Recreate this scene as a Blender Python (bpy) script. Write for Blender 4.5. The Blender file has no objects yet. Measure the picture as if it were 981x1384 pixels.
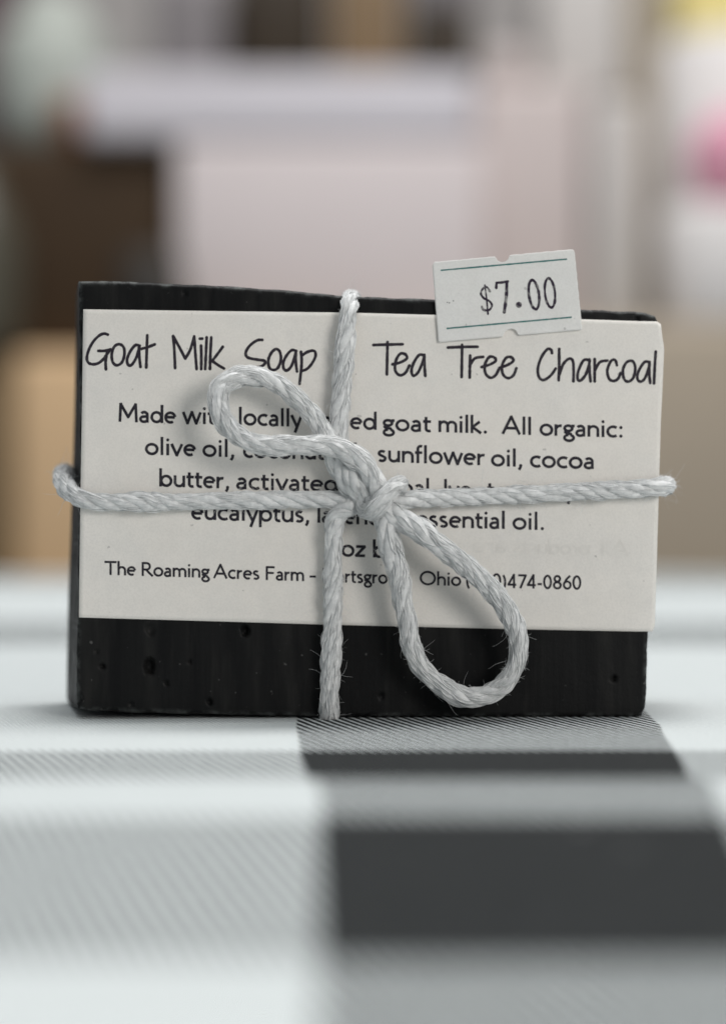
import bpy, math, random
import numpy as np
from mathutils import Vector, noise as mnoise

# ------------------------------------------------------------------ camera
S = bpy.context.scene
C = bpy.data.collections.new('scene'); S.collection.children.link(C)
FPX = 2690.0                      # focal length in photo pixels (photo 981 x 1384)
CX, HY = 490.5, 670.0             # centre column and horizon row of the photo
CAMY, CAMZ = -0.300, 0.03357
cd = bpy.data.cameras.new('camera'); cam = bpy.data.objects.new('camera', cd); C.objects.link(cam)
cd.sensor_fit = 'VERTICAL'; cd.sensor_height = 36; cd.lens = 36 * FPX / 1384
cd.clip_start = 0.01; cd.clip_end = 20
PITCH = -math.atan((692 - HY) / FPX)
cam.location = (0, CAMY, CAMZ); cam.rotation_euler = (math.pi / 2 + PITCH, 0, 0)
cd.dof.use_dof = True; cd.dof.focus_distance = 0.2953; cd.dof.aperture_fstop = cd.lens / 10.0
cd.dof.aperture_blades = 0
S.camera = cam

# ------------------------------------------------------------------ light
W = bpy.data.worlds.new('World'); S.world = W; W.use_nodes = True
W.node_tree.nodes['Background'].inputs[0].default_value = (0.93, 0.97, 1.0, 1)
W.node_tree.nodes['Background'].inputs[1].default_value = 0.24
def area(name, loc, target, size, power, col):
    l = bpy.data.lights.new(name, 'AREA'); l.shape = 'RECTANGLE'
    l.size, l.size_y = size; l.energy = power; l.color = col
    o = bpy.data.objects.new(name, l); C.objects.link(o); o.location = loc
    o.rotation_euler = (Vector(target) - Vector(loc)).to_track_quat('-Z', 'Y').to_euler()
    return o
area('key_lamp', (0.36, -0.50, 0.20), (0, 0, 0.03), (0.23, 0.23), 1.75, (1, 0.965, 0.92))
area('ceiling_lamp', (0.0, 0.05, 1.2), (0, 0.10, 0), (1.0, 0.7), 6.4, (0.95, 0.985, 1))
area('shelf_lamp', (0.3, 0.5, 2.4), (0, 1.7, 0.2), (1.4, 0.9), 58, (1, 0.97, 0.95))
vs = S.view_settings; vs.view_transform = 'Standard'; vs.look = 'None'; vs.exposure = 0; vs.gamma = 1
S.render.engine = 'CYCLES'
S.cycles.use_denoising = True
S.cycles.use_adaptive_sampling = False
S.cycles.sample_clamp_indirect = 4

random.seed(7); rnd = random.random
def U(a, b): return a + (b - a) * random.random()

# ------------------------------------------------------------------ helpers
def mesh_obj(name, verts, faces, mat=None, parent=None, smooth=True, attr=None):
    me = bpy.data.meshes.new(name)
    me.from_pydata([tuple(v) for v in verts], [], [tuple(f) for f in faces])
    if smooth: me.polygons.foreach_set('use_smooth', [True] * len(me.polygons))
    if mat:
        for m in (mat if isinstance(mat, (list, tuple)) else [mat]): me.materials.append(m)
    if attr:
        for k, vals in attr.items():
            a = me.attributes.new(k, 'FLOAT', 'POINT'); a.data.foreach_set('value', list(vals))
    me.update()
    o = bpy.data.objects.new(name, me); C.objects.link(o)
    if parent: o.parent = parent
    return o
def tag(o, label, cat, group=None, kind=None):
    o['label'] = label; o['category'] = cat
    if group: o['group'] = group
    if kind: o['kind'] = kind
    return o
def empty(name, loc=(0, 0, 0), rz=0):
    o = bpy.data.objects.new(name, None); C.objects.link(o)
    o.location = loc; o.rotation_euler = (0, 0, rz); o.empty_display_size = 0.01
    return o

class NT:
    """tiny node-tree writer"""
    def __init__(s, name):
        s.m = bpy.data.materials.new(name); s.m.use_nodes = True
        s.t = s.m.node_tree; s.b = s.t.nodes['Principled BSDF']
    def n(s, typ, **kw):
        nd = s.t.nodes.new(typ)
        for k, v in kw.items():
            if k.startswith('i_'):
                key = k[2:]; key = int(key) if key.isdigit() else key.replace('_', ' ')
                s.set(nd.inputs[key], v)
            else: setattr(nd, k, v)
        return nd
    def set(s, inp, v):
        if hasattr(v, 'is_output'): s.t.links.new(v, inp)
        elif hasattr(v, 'outputs'): s.t.links.new(v.outputs[0], inp)
        else: inp.default_value = v
    def math(s, op, a, b=0.0, c=None):
        nd = s.t.nodes.new('ShaderNodeMath'); nd.operation = op
        s.set(nd.inputs[0], a); s.set(nd.inputs[1], b)
        if c is not None: s.set(nd.inputs[2], c)
        return nd.outputs[0]
    def mix(s, f, a, b):
        nd = s.t.nodes.new('ShaderNodeMix'); nd.data_type = 'RGBA'
        s.set(nd.inputs[0], f); s.set(nd.inputs[6], a); s.set(nd.inputs[7], b)
        return nd.outputs[2]
    def ramp(s, f, stops, interp='LINEAR'):
        nd = s.t.nodes.new('ShaderNodeValToRGB'); r = nd.color_ramp; r.interpolation = interp
        while len(r.elements) < len(stops): r.elements.new(0.5)
        for e, (p, c) in zip(r.elements, stops):
            e.position = p; e.color = c if len(c) == 4 else (*c, 1)
        s.set(nd.inputs[0], f); return nd.outputs[0]
    def coord(s, sc=(1, 1, 1)):
        tc = s.t.nodes.new('ShaderNodeTexCoord'); mp = s.t.nodes.new('ShaderNodeMapping')
        mp.inputs['Scale'].default_value = sc
        s.t.links.new(tc.outputs['Object'], mp.inputs[0]); return mp.outputs[0]
    def noise(s, scale, detail=4, rough=0.5, sc=(1, 1, 1)):
        nd = s.n('ShaderNodeTexNoise', i_Vector=s.coord(sc), i_Scale=scale, i_Detail=detail, i_Roughness=rough)
        return nd.outputs['Fac']
    def bump(s, h, dist, strength=1.0):
        nd = s.n('ShaderNodeBump', i_Height=h, i_Distance=dist, i_Strength=strength)
        s.set(s.b.inputs['Normal'], nd.outputs[0])
    def p(s, **kw):
        for k, v in kw.items(): s.set(s.b.inputs[k.replace('_', ' ')], v)
        return s.m
def c4(r, g, b): return (r, g, b, 1)

# ------------------------------------------------------------------ photo pixel -> place
TH = math.radians(2.0)
UX = np.array([math.cos(TH), math.sin(TH), 0]); NX = np.array([math.sin(TH), -math.cos(TH), 0])
cp, sp = math.cos(PITCH), math.sin(PITCH)
CAMP = np.array([0, CAMY, CAMZ])
def ray(px, py):
    a, b = (px - CX) / FPX, (692 - py) / FPX
    return np.array([a, cp - b * sp, sp + b * cp])
def F(px, py, w=0.0):
    """point of the soap's own frame (u right, w towards the viewer, v up) seen at a photo pixel, w mm off the front face"""
    d = ray(px, py); w *= 1e-3
    t = (w - CAMP @ NX) / (d @ NX)
    p = CAMP + d * t
    return np.array([p @ UX, -w, p[2]])
KB = 2.0                          # how far back the out-of-focus things stand
def at(px, py, Z):
    Z = Z * KB; d = ray(px, py); return CAMP + d * (Z / d[1])

# ------------------------------------------------------------------ materials
def soap_mat():
    t = NT('black_charcoal_soap')
    streak = t.noise(1.0, 5, 0.6, (420, 420, 22))
    fine = t.noise(2600, 4, 0.6)
    blot = t.noise(160, 4, 0.55)
    wear = t.n('ShaderNodeAttribute', attribute_name='wear').outputs['Fac']
    base = t.ramp(streak, [(0.35, (0.0040, 0.0043, 0.0048)), (0.62, (0.0075, 0.0078, 0.0080)), (0.80, (0.017, 0.017, 0.016))])
    smear = t.ramp(t.noise(1.0, 4, 0.6, (230, 230, 34)), [(0.50, (0, 0, 0)), (0.74, (1, 1, 1))])
    base = t.mix(t.math('MULTIPLY', smear, 0.5), base, c4(0.026, 0.0255, 0.024))
    speck = t.ramp(t.noise(900, 2, 0.5), [(0.70, (0, 0, 0)), (0.76, (1, 1, 1))])
    f = t.math('MULTIPLY', speck, 0.30)
    base = t.mix(f, base, c4(0.22, 0.22, 0.21))
    w2 = t.math('MULTIPLY', wear, t.ramp(t.noise(330, 7, 0.72), [(0.46, (0, 0, 0)), (0.70, (1, 1, 1))]))
    base = t.mix(t.math('MULTIPLY', w2, 0.95), base, c4(0.20, 0.215, 0.21))
    hgt = t.math('ADD', t.math('MULTIPLY', streak, 0.5), t.math('ADD', t.math('MULTIPLY', fine, 0.22), blot))
    t.bump(hgt, 0.00016, 0.9)
    rough = t.math('ADD', 0.36, t.math('MULTIPLY', blot, 0.28))
    return t.p(Base_Color=base, Roughness=rough, Specular_IOR_Level=0.12)
def paper_mat(name, col, dk, bump=0.00002):
    t = NT(name)
    a = t.noise(260, 6, 0.65); b = t.noise(3200, 3, 0.7); d = t.noise(60, 3, 0.5)
    c = t.mix(t.ramp(a, [(0.36, (0, 0, 0)), (0.66, (1, 1, 1))]), dk, col)
    c = t.mix(t.math('MULTIPLY', t.ramp(b, [(0.40, (1, 1, 1)), (0.56, (0, 0, 0))]), 0.14), c, c4(*(x * 0.62 for x in dk[:3])))
    c = t.mix(t.math('MULTIPLY', t.ramp(d, [(0.4, (0, 0, 0)), (0.7, (1, 1, 1))]), 0.25), c, c4(col[0] * 1.0, col[1] * 0.95, col[2] * 0.90))
    v = t.ramp(t.noise(800, 1, 0.4), [(0.785, (0, 0, 0)), (0.80, (1, 1, 1))])
    c = t.mix(t.math('MULTIPLY', v, 0.35), c, c4(0.13, 0.12, 0.12))
    t.bump(t.math('ADD', b, t.math('MULTIPLY', a, 1.5)), bump, 0.8)
    return t.p(Base_Color=c, Roughness=0.72, Specular_IOR_Level=0.25)
def ink_mat(name, col, fade=0.0, sc=1500):
    t = NT(name)
    n = t.noise(sc, 3, 0.6)
    c = t.mix(t.ramp(n, [(0.52, (0, 0, 0)), (0.72, (fade, fade, fade))]), c4(*col), c4(0.42, 0.42, 0.40))
    return t.p(Base_Color=c, Roughness=0.6, Specular_IOR_Level=0.2)
def yarn_mat():
    t = NT('white_cotton_yarn')
    n = t.noise(900, 4, 0.6); m = t.noise(4200, 3, 0.6)
    c = t.ramp(n, [(0.32, (0.57, 0.585, 0.59)), (0.68, (0.78, 0.79, 0.79))])
    t.bump(m, 0.00006, 0.8)
    return t.p(Base_Color=c, Roughness=0.62, Specular_IOR_Level=0.35, Sheen_Weight=0.25, Sheen_Roughness=0.4)
def fuzz_mat():
    t = NT('cotton_fuzz')
    return t.p(Base_Color=c4(0.62, 0.62, 0.61), Roughness=0.6, Specular_IOR_Level=0.3)

# cloth: rows (weft) and columns (warp) of black and white thread woven as a twill
def cloth_mat():
    t = NT('plaid_twill_cloth')
    tc = t.n('ShaderNodeTexCoord'); sx = t.n('ShaderNodeSeparateXYZ', i_0=tc.outputs['Object'])
    X = t.math('MULTIPLY', sx.outputs[0], 1000.0); Y = t.math('MULTIPLY', sx.outputs[1], 1000.0)
    wob = t.math('MULTIPLY', t.math('SUBTRACT', t.noise(45, 2, 0.5), 0.5), 0.9)
    Xw = t.math('ADD', X, wob)
    # thread-sized steps along the cloth
    Yq = t.math('MULTIPLY', t.math('FLOOR', t.math('DIVIDE', Y, 0.55)), 0.55)
    ph = t.math('DIVIDE', t.math('ADD', t.math('ADD', X, t.math('MULTIPLY', wob, 0.5)), t.math('DIVIDE', Yq, 3.0)), 1.42)
    ph = t.math('ADD', ph, t.math('MULTIPLY', t.noise(700, 2, 0.5), 0.22))
    s = t.math('FRACT', ph)
    tri = t.math('MULTIPLY', t.math('ABSOLUTE', t.math('SUBTRACT', s, 0.5)), 2.0)   # 1 at edge, 0 mid
    weftvis = t.n('ShaderNodeMapRange', i_0=tri, i_1=0.54, i_2=0.62).outputs[0]
    # black rows
    def band(v, a, b, soft=0.25):
        lo = t.n('ShaderNodeMapRange', i_0=v, i_1=a - soft, i_2=a + soft).outputs[0]
        hi = t.n('ShaderNodeMapRange', i_0=v, i_1=b - soft, i_2=b + soft, i_3=1.0, i_4=0.0).outputs[0]
        return t.math('MULTIPLY', lo, hi)
    Yr = t.math('ADD', Y, t.math('MULTIPLY', wob, 0.4))
    rows = None
    for a, b in ROWS:
        k = band(Yr, a, b); rows = k if rows is None else t.math('MAXIMUM', rows, k)
    # black columns; the left edge of the middle one wanders as the cloth is pulled askew
    def edge(pts):
        f = t.n('ShaderNodeMapRange', i_0=Y, i_1=-160.0, i_2=20.0).outputs[0]
        v = t.ramp(f, [((y + 160) / 180, ((x + 20) / 80,) * 3) for y, x in pts])
        return t.math('SUBTRACT', t.math('MULTIPLY', v, 80.0), 20.0)
    xl = edge([(-150, -3.3), (-112, -4.0), (-100, -4.1), (-88, -4.9), (-50, -7.7), (-40, -8.3), (-9, -9.7), (15, -10.4)])
    xr = edge([(-150, 34.0), (-110, 35.0), (-88, 36.8), (-50, 40.0), (-26, 41.7), (-9, 43.3), (15, 44.0)])
    cols = t.math('MULTIPLY', t.n('ShaderNodeMapRange', i_0=t.math('SUBTRACT', Xw, xl), i_1=-0.2, i_2=0.2).outputs[0],
                  t.n('ShaderNodeMapRange', i_0=t.math('SUBTRACT', xr, Xw), i_1=-0.2, i_2=0.2).outputs[0])
    for a, b in ((-232, -165), (165, 232), (300, 370), (-370, -300)):
        cols = t.math('MAXIMUM', cols, band(Xw, a, b))
    blk = t.math('ADD', t.math('MULTIPLY', weftvis, rows), t.math('MULTIPLY', t.math('SUBTRACT', 1.0, weftvis), cols))
    fib = t.noise(1500, 4, 0.6)
    white = t.ramp(fib, [(0.3, (0.53, 0.57, 0.575)), (0.7, (0.62, 0.66, 0.66))])
    black = t.ramp(fib, [(0.35, (0.016, 0.018, 0.019)), (0.75, (0.042, 0.045, 0.046))])
    col = t.mix(blk, white, black)
    lint = t.ramp(t.noise(330, 1, 0.3), [(0.775, (0, 0, 0)), (0.80, (1, 1, 1))])
    col = t.mix(t.math('MULTIPLY', lint, 0.3), col, c4(0.6, 0.6, 0.6))
    thr = t.math('ABSOLUTE', t.math('SUBTRACT', t.math('FRACT', t.math('DIVIDE', Y, 0.55)), 0.5))
    h = t.math('ADD', t.math('SUBTRACT', 1.0, t.math('POWER', t.math('ABSOLUTE', t.math('SUBTRACT', t.math('MULTIPLY', tri, 2.0), 1.0)), 2.0)), t.math('MULTIPLY', thr, -0.5))
    h = t.math('ADD', t.math('MULTIPLY', h, -1.0), t.math('MULTIPLY', fib, 0.9))
    t.bump(h, 0.00016, 0.75)
    return t.p(Base_Color=col, Roughness=0.85, Specular_IOR_Level=0.10)
ROWS = [(-145.0, -107.0), (-76.0, -39.3), (140.0, 235.0), (420, 520)]

def plain(name, col, rough=0.6, var=0.12, scale=30, sc=(1, 1, 1)):
    t = NT(name); n = t.noise(scale, 4, 0.55, sc)
    a = c4(*(x * (1 - var) for x in col)); b = c4(*(min(1, x * (1 + var)) for x in col))
    t.bump(n, 0.0006, 0.5)
    return t.p(Base_Color=t.mix(n, a, b), Roughness=rough, Specular_IOR_Level=0.3)

M_SOAP = soap_mat()
M_LABEL = paper_mat('cream_label_paper', c4(0.80, 0.775, 0.735), c4(0.755, 0.735, 0.70))
M_STICK = paper_mat('white_sticker_paper', c4(0.78, 0.78, 0.765), c4(0.74, 0.74, 0.725))
M_INK = ink_mat('dark_print_ink', (0.020, 0.018, 0.026), 0.10, 2200)
M_PEN = ink_mat('title_ink', (0.024, 0.019, 0.028), 0.10, 2200)
M_STAMP = ink_mat('price_stamp_ink', (0.030, 0.020, 0.038), 0.75, 1500)
M_TEAL = ink_mat('teal_line_ink', (0.045, 0.17, 0.165), 0.30, 1500)
M_YARN = yarn_mat(); M_FUZZ = fuzz_mat()
M_CLOTH = cloth_mat()

# ------------------------------------------------------------------ the tablecloth
FOLD = [(-200, -10), (60, -8.5), (100, -6.6), (140, -3.8), (160, -2.0), (175, 0.1), (190, 1.9), (199, 2.5), (206, 2.9), (212, 2.85), (219, 2.1), (227, 0.8), (235, 0.1), (246, 0), (256, 0), (266, 0)]
def fold(Z):
    """height of the soft fold that runs across the cloth in front of the soap"""
    Z *= 1000
    if Z >= 246: return 0.0
    for k in range(1, len(FOLD) - 2):
        a, b = FOLD[k], FOLD[k + 1]
        if a[0] <= Z <= b[0]:
            p, q = FOLD[k - 1], FOLD[k + 2]; t = (Z - a[0]) / (b[0] - a[0])
            m0 = (b[1] - p[1]) / (b[0] - p[0]) * (b[0] - a[0]); m1 = (q[1] - a[1]) / (q[0] - a[0]) * (b[0] - a[0])
            return 1e-3 * ((2 * t**3 - 3 * t * t + 1) * a[1] + (t**3 - 2 * t * t + t) * m0 + (-2 * t**3 + 3 * t * t) * b[1] + (t**3 - t * t) * m1)
    return -0.010
def cloth_z(x, y):
    Z = y + 0.300
    z = fold(Z) * (1 + 0.10 * mnoise.noise((x * 9, 5.5, 0)))
    z += 0.0004 * mnoise.noise((x * 14 + 3, y * 9, 0.2)) * min(1, abs(y + 0.0) / 0.05)
    if y > 0.06:
        z += 0.0016 * mnoise.noise((x * 5 + 1, y * 11, 4.2)) * min(1, (y - 0.06) / 0.1)
    return z
def build_cloth():
    ys = list(np.linspace(-0.40, -0.20, 40)) + list(np.linspace(-0.198, -0.06, 120)) + list(np.linspace(-0.058, 0.06, 70)) + list(np.linspace(0.065, 0.55, 100))
    xs = np.linspace(-0.62, 0.62, 181)
    V = []; Fc = []; nx = len(xs); ny = len(ys)
    for y in ys:
        for x in xs: V.append((x, y, cloth_z(x, y)))
    for j in range(ny - 1):
        for i in range(nx - 1):
            a = j * nx + i; Fc.append((a, a + 1, a + nx + 1, a + nx))
    n0 = len(V)
    for (x, y, z) in list(V): V.append((x, y, z - 0.0012))
    for f in list(Fc): Fc.append(tuple(n0 + k for k in reversed(f)))
    ring = [i for i in range(nx)] + [j * nx + nx - 1 for j in range(1, ny)] + [(ny - 1) * nx + i for i in range(nx - 2, -1, -1)] + [j * nx for j in range(ny - 2, 0, -1)]
    for a, b in zip(ring, ring[1:] + ring[:1]): Fc.append((a, n0 + a, n0 + b, b))
    o = mesh_obj('tablecloth', V, Fc, M_CLOTH)
    tag(o, 'black and white plaid twill tablecloth under the soap bar', 'tablecloth')
build_cloth()

# ------------------------------------------------------------------ the soap bar
soap = empty('soap_bar', (0, 0, 0), TH)
tag(soap, 'black charcoal soap bar with a cream printed label and price sticker', 'soap bar')

def poly(pts):
    P = np.array(pts, float); d = np.r_[0, np.cumsum(np.hypot(*np.diff(P, axis=0).T))]; d /= d[-1]
    return lambda t: np.array([np.interp(t, d, P[:, 0]), np.interp(t, d, P[:, 1])])
def coons(top, right, bottom, left, nu, nv):
    """grid of pixels; top/bottom run left to right, left/right run top to bottom"""
    T, R, B, L = poly(top), poly(right), poly(bottom), poly(left)
    p00, p10, p01, p11 = T(0), T(1), B(0), B(1)
    G = np.zeros((nv, nu, 2))
    for j in range(nv):
        v = j / (nv - 1); l, r = L(v), R(v)
        for i in range(nu):
            u = i / (nu - 1)
            G[j, i] = (1 - v) * T(u) + v * B(u) + (1 - u) * l + u * r - ((1 - u) * (1 - v) * p00 + u * (1 - v) * p10 + (1 - u) * v * p01 + u * v * p11)
    return G
PITS = [(203, 900, 8, 13, 1.5), (204, 851, 7, 10, .5), (139, 901, 3.8, 4.6, .9), (131, 880, 3, 3, .5), (107, 943, 5.5, 6.5, 1.1), (226, 923, 2.8, 3.2, .8),
        (284, 949, 3.6, 5, .9), (257, 895, 2.8, 2.8, .8), (332, 852, 6.5, 9, 1.4), (829, 917, 4.2, 5.2, .9), (516, 941, 4, 5, .5),
        (178, 952, 3, 3, .5), (250, 397, 4, 3, .4), (860, 430, 4, 3, .5)]
def build_soap():
    top = [(107, 380), (140, 380.5), (180, 381.5), (240, 384), (300, 387), (360, 391), (420, 396), (480, 400.5), (540, 403), (590, 405), (640, 408), (700, 412), (790, 418.5), (850, 421), (872, 423), (884, 427), (888, 434)]
    right = [(888, 434), (888, 520), (886, 600), (880, 750), (874.5, 855), (873.5, 900), (872.5, 940), (871, 957), (866, 967)]
    bottom = [(106, 957), (125, 961), (200, 963), (300, 965.5), (420, 968), (600, 968.5), (800, 968), (850, 968.5), (866, 967)]
    left = [(107, 380), (108, 500), (109, 600), (107, 700), (105.5, 835), (103.5, 900), (104, 946), (106, 957)]
    nu, nv = 300, 226
    G = coons(top, right, bottom, left, nu, nv)
    V = []; wear = []
    N2 = lambda a, b, c: mnoise.noise((a, b, c))
    for j in range(nv):
        for i in range(nu):
            px, py = G[j, i]
            # ragged cut edges
            eT, eB = j / (nv - 1) * 585, (1 - j / (nv - 1)) * 560
            eL, eR = i / (nu - 1) * 775, (1 - i / (nu - 1)) * 775
            rag = lambda e: math.exp(-e / 7.0)
            py += rag(eT) * (1.5 * N2(px * .035, 1.3, 0) + 0.35 * N2(px * .17, 4.1, 0))
            py -= rag(eB) * (1.2 * N2(px * .03, 7.3, 0) + 0.5 * N2(px * .13, 9.1, 0))
            px += rag(eL) * (1.2 * N2(py * .04, 2.3, 5) + 0.7 * N2(py * .2, 2.3, 5))
            px += rag(eR) * (1.2 * N2(py * .04, 6.3, 5) + 0.6 * N2(py * .2, 6.3, 5))
            e = min(eT, eB, eL, eR)
            r = 5.0
            w = -0.5 * (1 - math.sqrt(max(0, 1 - (1 - min(e, r) / r) ** 2)))
            w += 0.05 * N2(px * .012, py * .006, 1) + 0.025 * N2(px * .09, py * .012, 3) + 0.012 * N2(px * .3, py * .3, 8)
            for (cx, cy, rx, ry, dp) in PITS:
                if abs(px - cx) < rx * 1.7 and abs(py - cy) < ry * 1.7:
                    q = math.hypot((px - cx) / rx, (py - cy) / ry) * (1 + 0.35 * N2(px * .25, py * .25, cx))
                    if q < 1.45:
                        w -= dp * max(0, 1 - q ** 3) if q < 1 else 0
                        if q >= 1: w += 0.05 * (1.45 - q)
            V.append(F(px, py, w))
            wr = max(0, 1 - e / 6.0) * (0.9 if eT < 9 or eL < 9 else 0.65)
            wear.append(min(1, wr))
    Fc = []
    for j in range(nv - 1):
        for i in range(nu - 1):
            a = j * nu + i; Fc.append((a, a + nu, a + nu + 1, a + 1))
    # boundary ring, counter-clockwise from the top left: left down, bottom, right up, top back
    ring = [j * nu for j in range(nv)] + [(nv - 1) * nu + i for i in range(1, nu)] + [j * nu + nu - 1 for j in range(nv - 2, -1, -1)] + [i for i in range(nu - 2, 0, -1)]
    bk = lambda pts: poly(pts)
    bl, bb, br, bt = bk([(104, 399), (101, 560), (97, 690), (93, 800), (91, 900), (90.5, 942), (92, 948.5)]), bk([(92, 948.5), (300, 947.6), (846, 946.5)]), bk([(846, 946.5), (852, 900), (860, 600), (862, 446)]), bk([(862, 446), (850, 434), (480, 415), (104, 399)])
    back = [bl(k / (nv - 1)) for k in range(nv)] + [bb(k / (nu - 1)) for k in range(1, nu)] + [br(k / (nv - 1)) for k in range(1, nv)] + [bt(k / (nu - 1)) for k in range(1, nu - 1)]
    D = 24.0; NS = 26; prev = ring; n = len(ring)
    for s in range(1, NS + 1):
        f = s / NS; cur = []
        for k in range(n):
            p0 = np.array(V[ring[k]]); p1 = F(back[k][0], back[k][1], -D)
            p = p0 + (p1 - p0) * f
            q = np.array(mnoise.noise_vector((p[0] * 300, p[1] * 700, p[2] * 300))) * 0.00022 + np.array(mnoise.noise_vector((p[0] * 1100, p[1] * 300, p[2] * 60))) * 0.00012
            q *= math.sin(math.pi * min(1, f * 1.0)) ** 0.4 if f < 1 else 0
            q[1] = 0
            p = p + q
            p[2] = max(p[2], 0.00025)
            cur.append(len(V)); V.append(p)
            wear.append(max(0, 0.8 - s * 0.5) if s < 3 else 0.0)
        for k in range(n):
            a, b = prev[k], prev[(k + 1) % n]; c, d = cur[(k + 1) % n], cur[k]
            Fc.append((b, a, d, c))
        prev = cur
    Fc.append(tuple(prev))
    return mesh_obj('soap_body', V, Fc, M_SOAP, soap, attr={'wear': wear})
build_soap()

# ------------------------------------------------------------------ the paper label
def lab_w(px, py):
    w = 0.25 + 0.04 * mnoise.noise((px * .011, py * .012, 7)) + 0.03 * mnoise.noise((px * .04, py * .03, 2))
    e = px - 884
    if e > 0: w -= (e / 13.0) ** 2 * 0.25               # the loose edge curls back past the soap
    w += 0.10 * math.exp(-((py - 850) / 14.0) ** 2)
    return w
def sheet(name, G, wf, th, mat, parent):
    nv, nu = G.shape[:2]
    V = [F(*G[j, i], wf(*G[j, i])) for j in range(nv) for i in range(nu)]; n0 = len(V)
    V += [F(*G[j, i], wf(*G[j, i]) - th) for j in range(nv) for i in range(nu)]
    Fc = []
    for j in range(nv - 1):
        for i in range(nu - 1):
            a = j * nu + i; f = (a, a + nu, a + nu + 1, a + 1)
            Fc += [f, tuple(n0 + k for k in reversed(f))]
    ring = [j * nu for j in range(nv)] + [(nv - 1) * nu + i for i in range(1, nu)] + [j * nu + nu - 1 for j in range(nv - 2, -1, -1)] + [i for i in range(nu - 2, 0, -1)]
    for a, b in zip(ring, ring[1:] + ring[:1]): Fc.append((b, a, n0 + a, n0 + b))
    o = mesh_obj(name, V, Fc, mat, parent)
    return o
label = sheet('paper_label', coons([(113, 418), (300, 420.5), (470, 422.5), (700, 428.5), (860, 434), (888, 434.5), (892.5, 438)],
                                   [(892.5, 438), (894.5, 455), (897, 470), (895, 520), (892.5, 570), (891, 620), (889, 690), (887, 760), (884.5, 846), (881, 853.5)],
                                   [(107, 834.5), (300, 840), (450, 844.5), (700, 850.5), (860, 853.5), (881, 853.5)],
                                   [(113, 418), (111, 560), (109, 680), (107, 834.5)], 120, 70), lab_w, 0.09, M_LABEL, soap)

# strokes of ink: flat ribbons laid just above a sheet
class Ink:
    def __init__(s, wf): s.V = []; s.F = []; s.wf = wf; s.k = 0
    def put(s, L, Rr):
        n0 = len(s.V); s.k += 1; lift = 0.030 + 0.002 * (s.k % 7)
        for a, b in zip(L, Rr):
            for q in (a, b): s.V.append(F(q[0], q[1], s.wf(q[0], q[1]) + lift))
        for i in range(len(L) - 1):
            a = n0 + 2 * i; s.F.append((a, a + 1, a + 3, a + 2))
    def stroke(s, pts, wd, rough=0.0, closed=False, round_=False):
        P = np.array(pts, float)
        if not closed and not round_ and len(P) > 2:
            P = P[[0] + [i for i in range(1, len(P)) if np.hypot(*(P[i] - P[i - 1])) > 0.02]]
            d = np.diff(P, axis=0); d /= np.maximum(np.hypot(d[:, 0], d[:, 1]), 1e-9)[:, None]
            for i in range(1, len(P) - 1):
                if d[i - 1] @ d[i] < 0.5:
                    s.stroke(np.vstack([P[:i], P[i:i + 1] + d[i - 1] * wd * 0.33]), wd, rough)
                    s.stroke(np.vstack([P[i:i + 1] - d[i] * wd * 0.33, P[i + 1:]]), wd, rough); return
        if closed: P = np.vstack([P, P[:1]]) if np.hypot(*(P[0] - P[-1])) > 1e-6 else P
        # drop duplicates
        keep = [0] + [i for i in range(1, len(P)) if np.hypot(*(P[i] - P[i - 1])) > 1e-4]; P = P[keep]
        n = len(P); d = np.diff(P, axis=0); d /= np.hypot(d[:, 0], d[:, 1])[:, None]
        nr = np.c_[-d[:, 1], d[:, 0]]
        L = []; Rr = []
        if round_ and not closed:
            t = -d[0]; nn = nr[0]
            for a in (80, 60, 40, 20):
                c, q = math.sin(math.radians(a)) , math.cos(math.radians(a))
                L.append(P[0] + t * wd / 2 * c + nn * wd / 2 * q); Rr.append(P[0] + t * wd / 2 * c - nn * wd / 2 * q)
        for i in range(n):
            if closed and i in (0, n - 1): m = nr[0] + nr[-1]
            elif i == 0: m = nr[0] * 2
            elif i == n - 1: m = nr[-1] * 2
            else: m = nr[i - 1] + nr[i]
            l = np.hypot(*m)
            if l < 0.5: m = nr[min(i, n - 2)] * 2; l = 2
            m = m / l; k = min(1.6, 2 / l)
            wv = wd * (1 + (rough * mnoise.noise((P[i][0] * .35, P[i][1] * .35, 3)) if rough else 0))
            L.append(P[i] + m * wv / 2 * k); Rr.append(P[i] - m * wv / 2 * k)
        if round_ and not closed:
            t = d[-1]; nn = nr[-1]
            for a in (20, 40, 60, 80):
                c, q = math.sin(math.radians(a)), math.cos(math.radians(a))
                L.append(P[-1] + t * wd / 2 * c + nn * wd / 2 * q); Rr.append(P[-1] + t * wd / 2 * c - nn * wd / 2 * q)
        s.put(L, Rr)
    def disc(s, c, rx, ry=None):
        ry = ry or rx
        L = []; Rr = []
        for i in range(13):
            a = math.pi * i / 12
            x, y = -math.cos(a) * rx, math.sin(a) * ry
            L.append((c[0] + x, c[1] + y)); Rr.append((c[0] + x, c[1] - y))
        s.put(L, Rr)
    def build(s, name, mat, parent): return mesh_obj(name, s.V, s.F, mat, parent, smooth=False)
def smooth(pts, n=6, closed=False):
    P = [np.array(p, float) for p in pts]; out = []
    m = len(P)
    if m < 3: return P
    rng = range(m if closed else m - 1)
    for i in rng:
        if closed: p0, p1, p2, p3 = P[(i - 1) % m], P[i], P[(i + 1) % m], P[(i + 2) % m]
        else: p0, p1, p2, p3 = P[max(i - 1, 0)], P[i], P[i + 1], P[min(i + 2, m - 1)]
        for k in range(n):
            t = k / n
            out.append(0.5 * (2 * p1 + (p2 - p0) * t + (2 * p0 - 5 * p1 + 4 * p2 - p3) * t * t + (-p0 + 3 * p1 - 3 * p2 + p3) * t ** 3))
    if not closed: out.append(P[-1])
    return out

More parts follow.
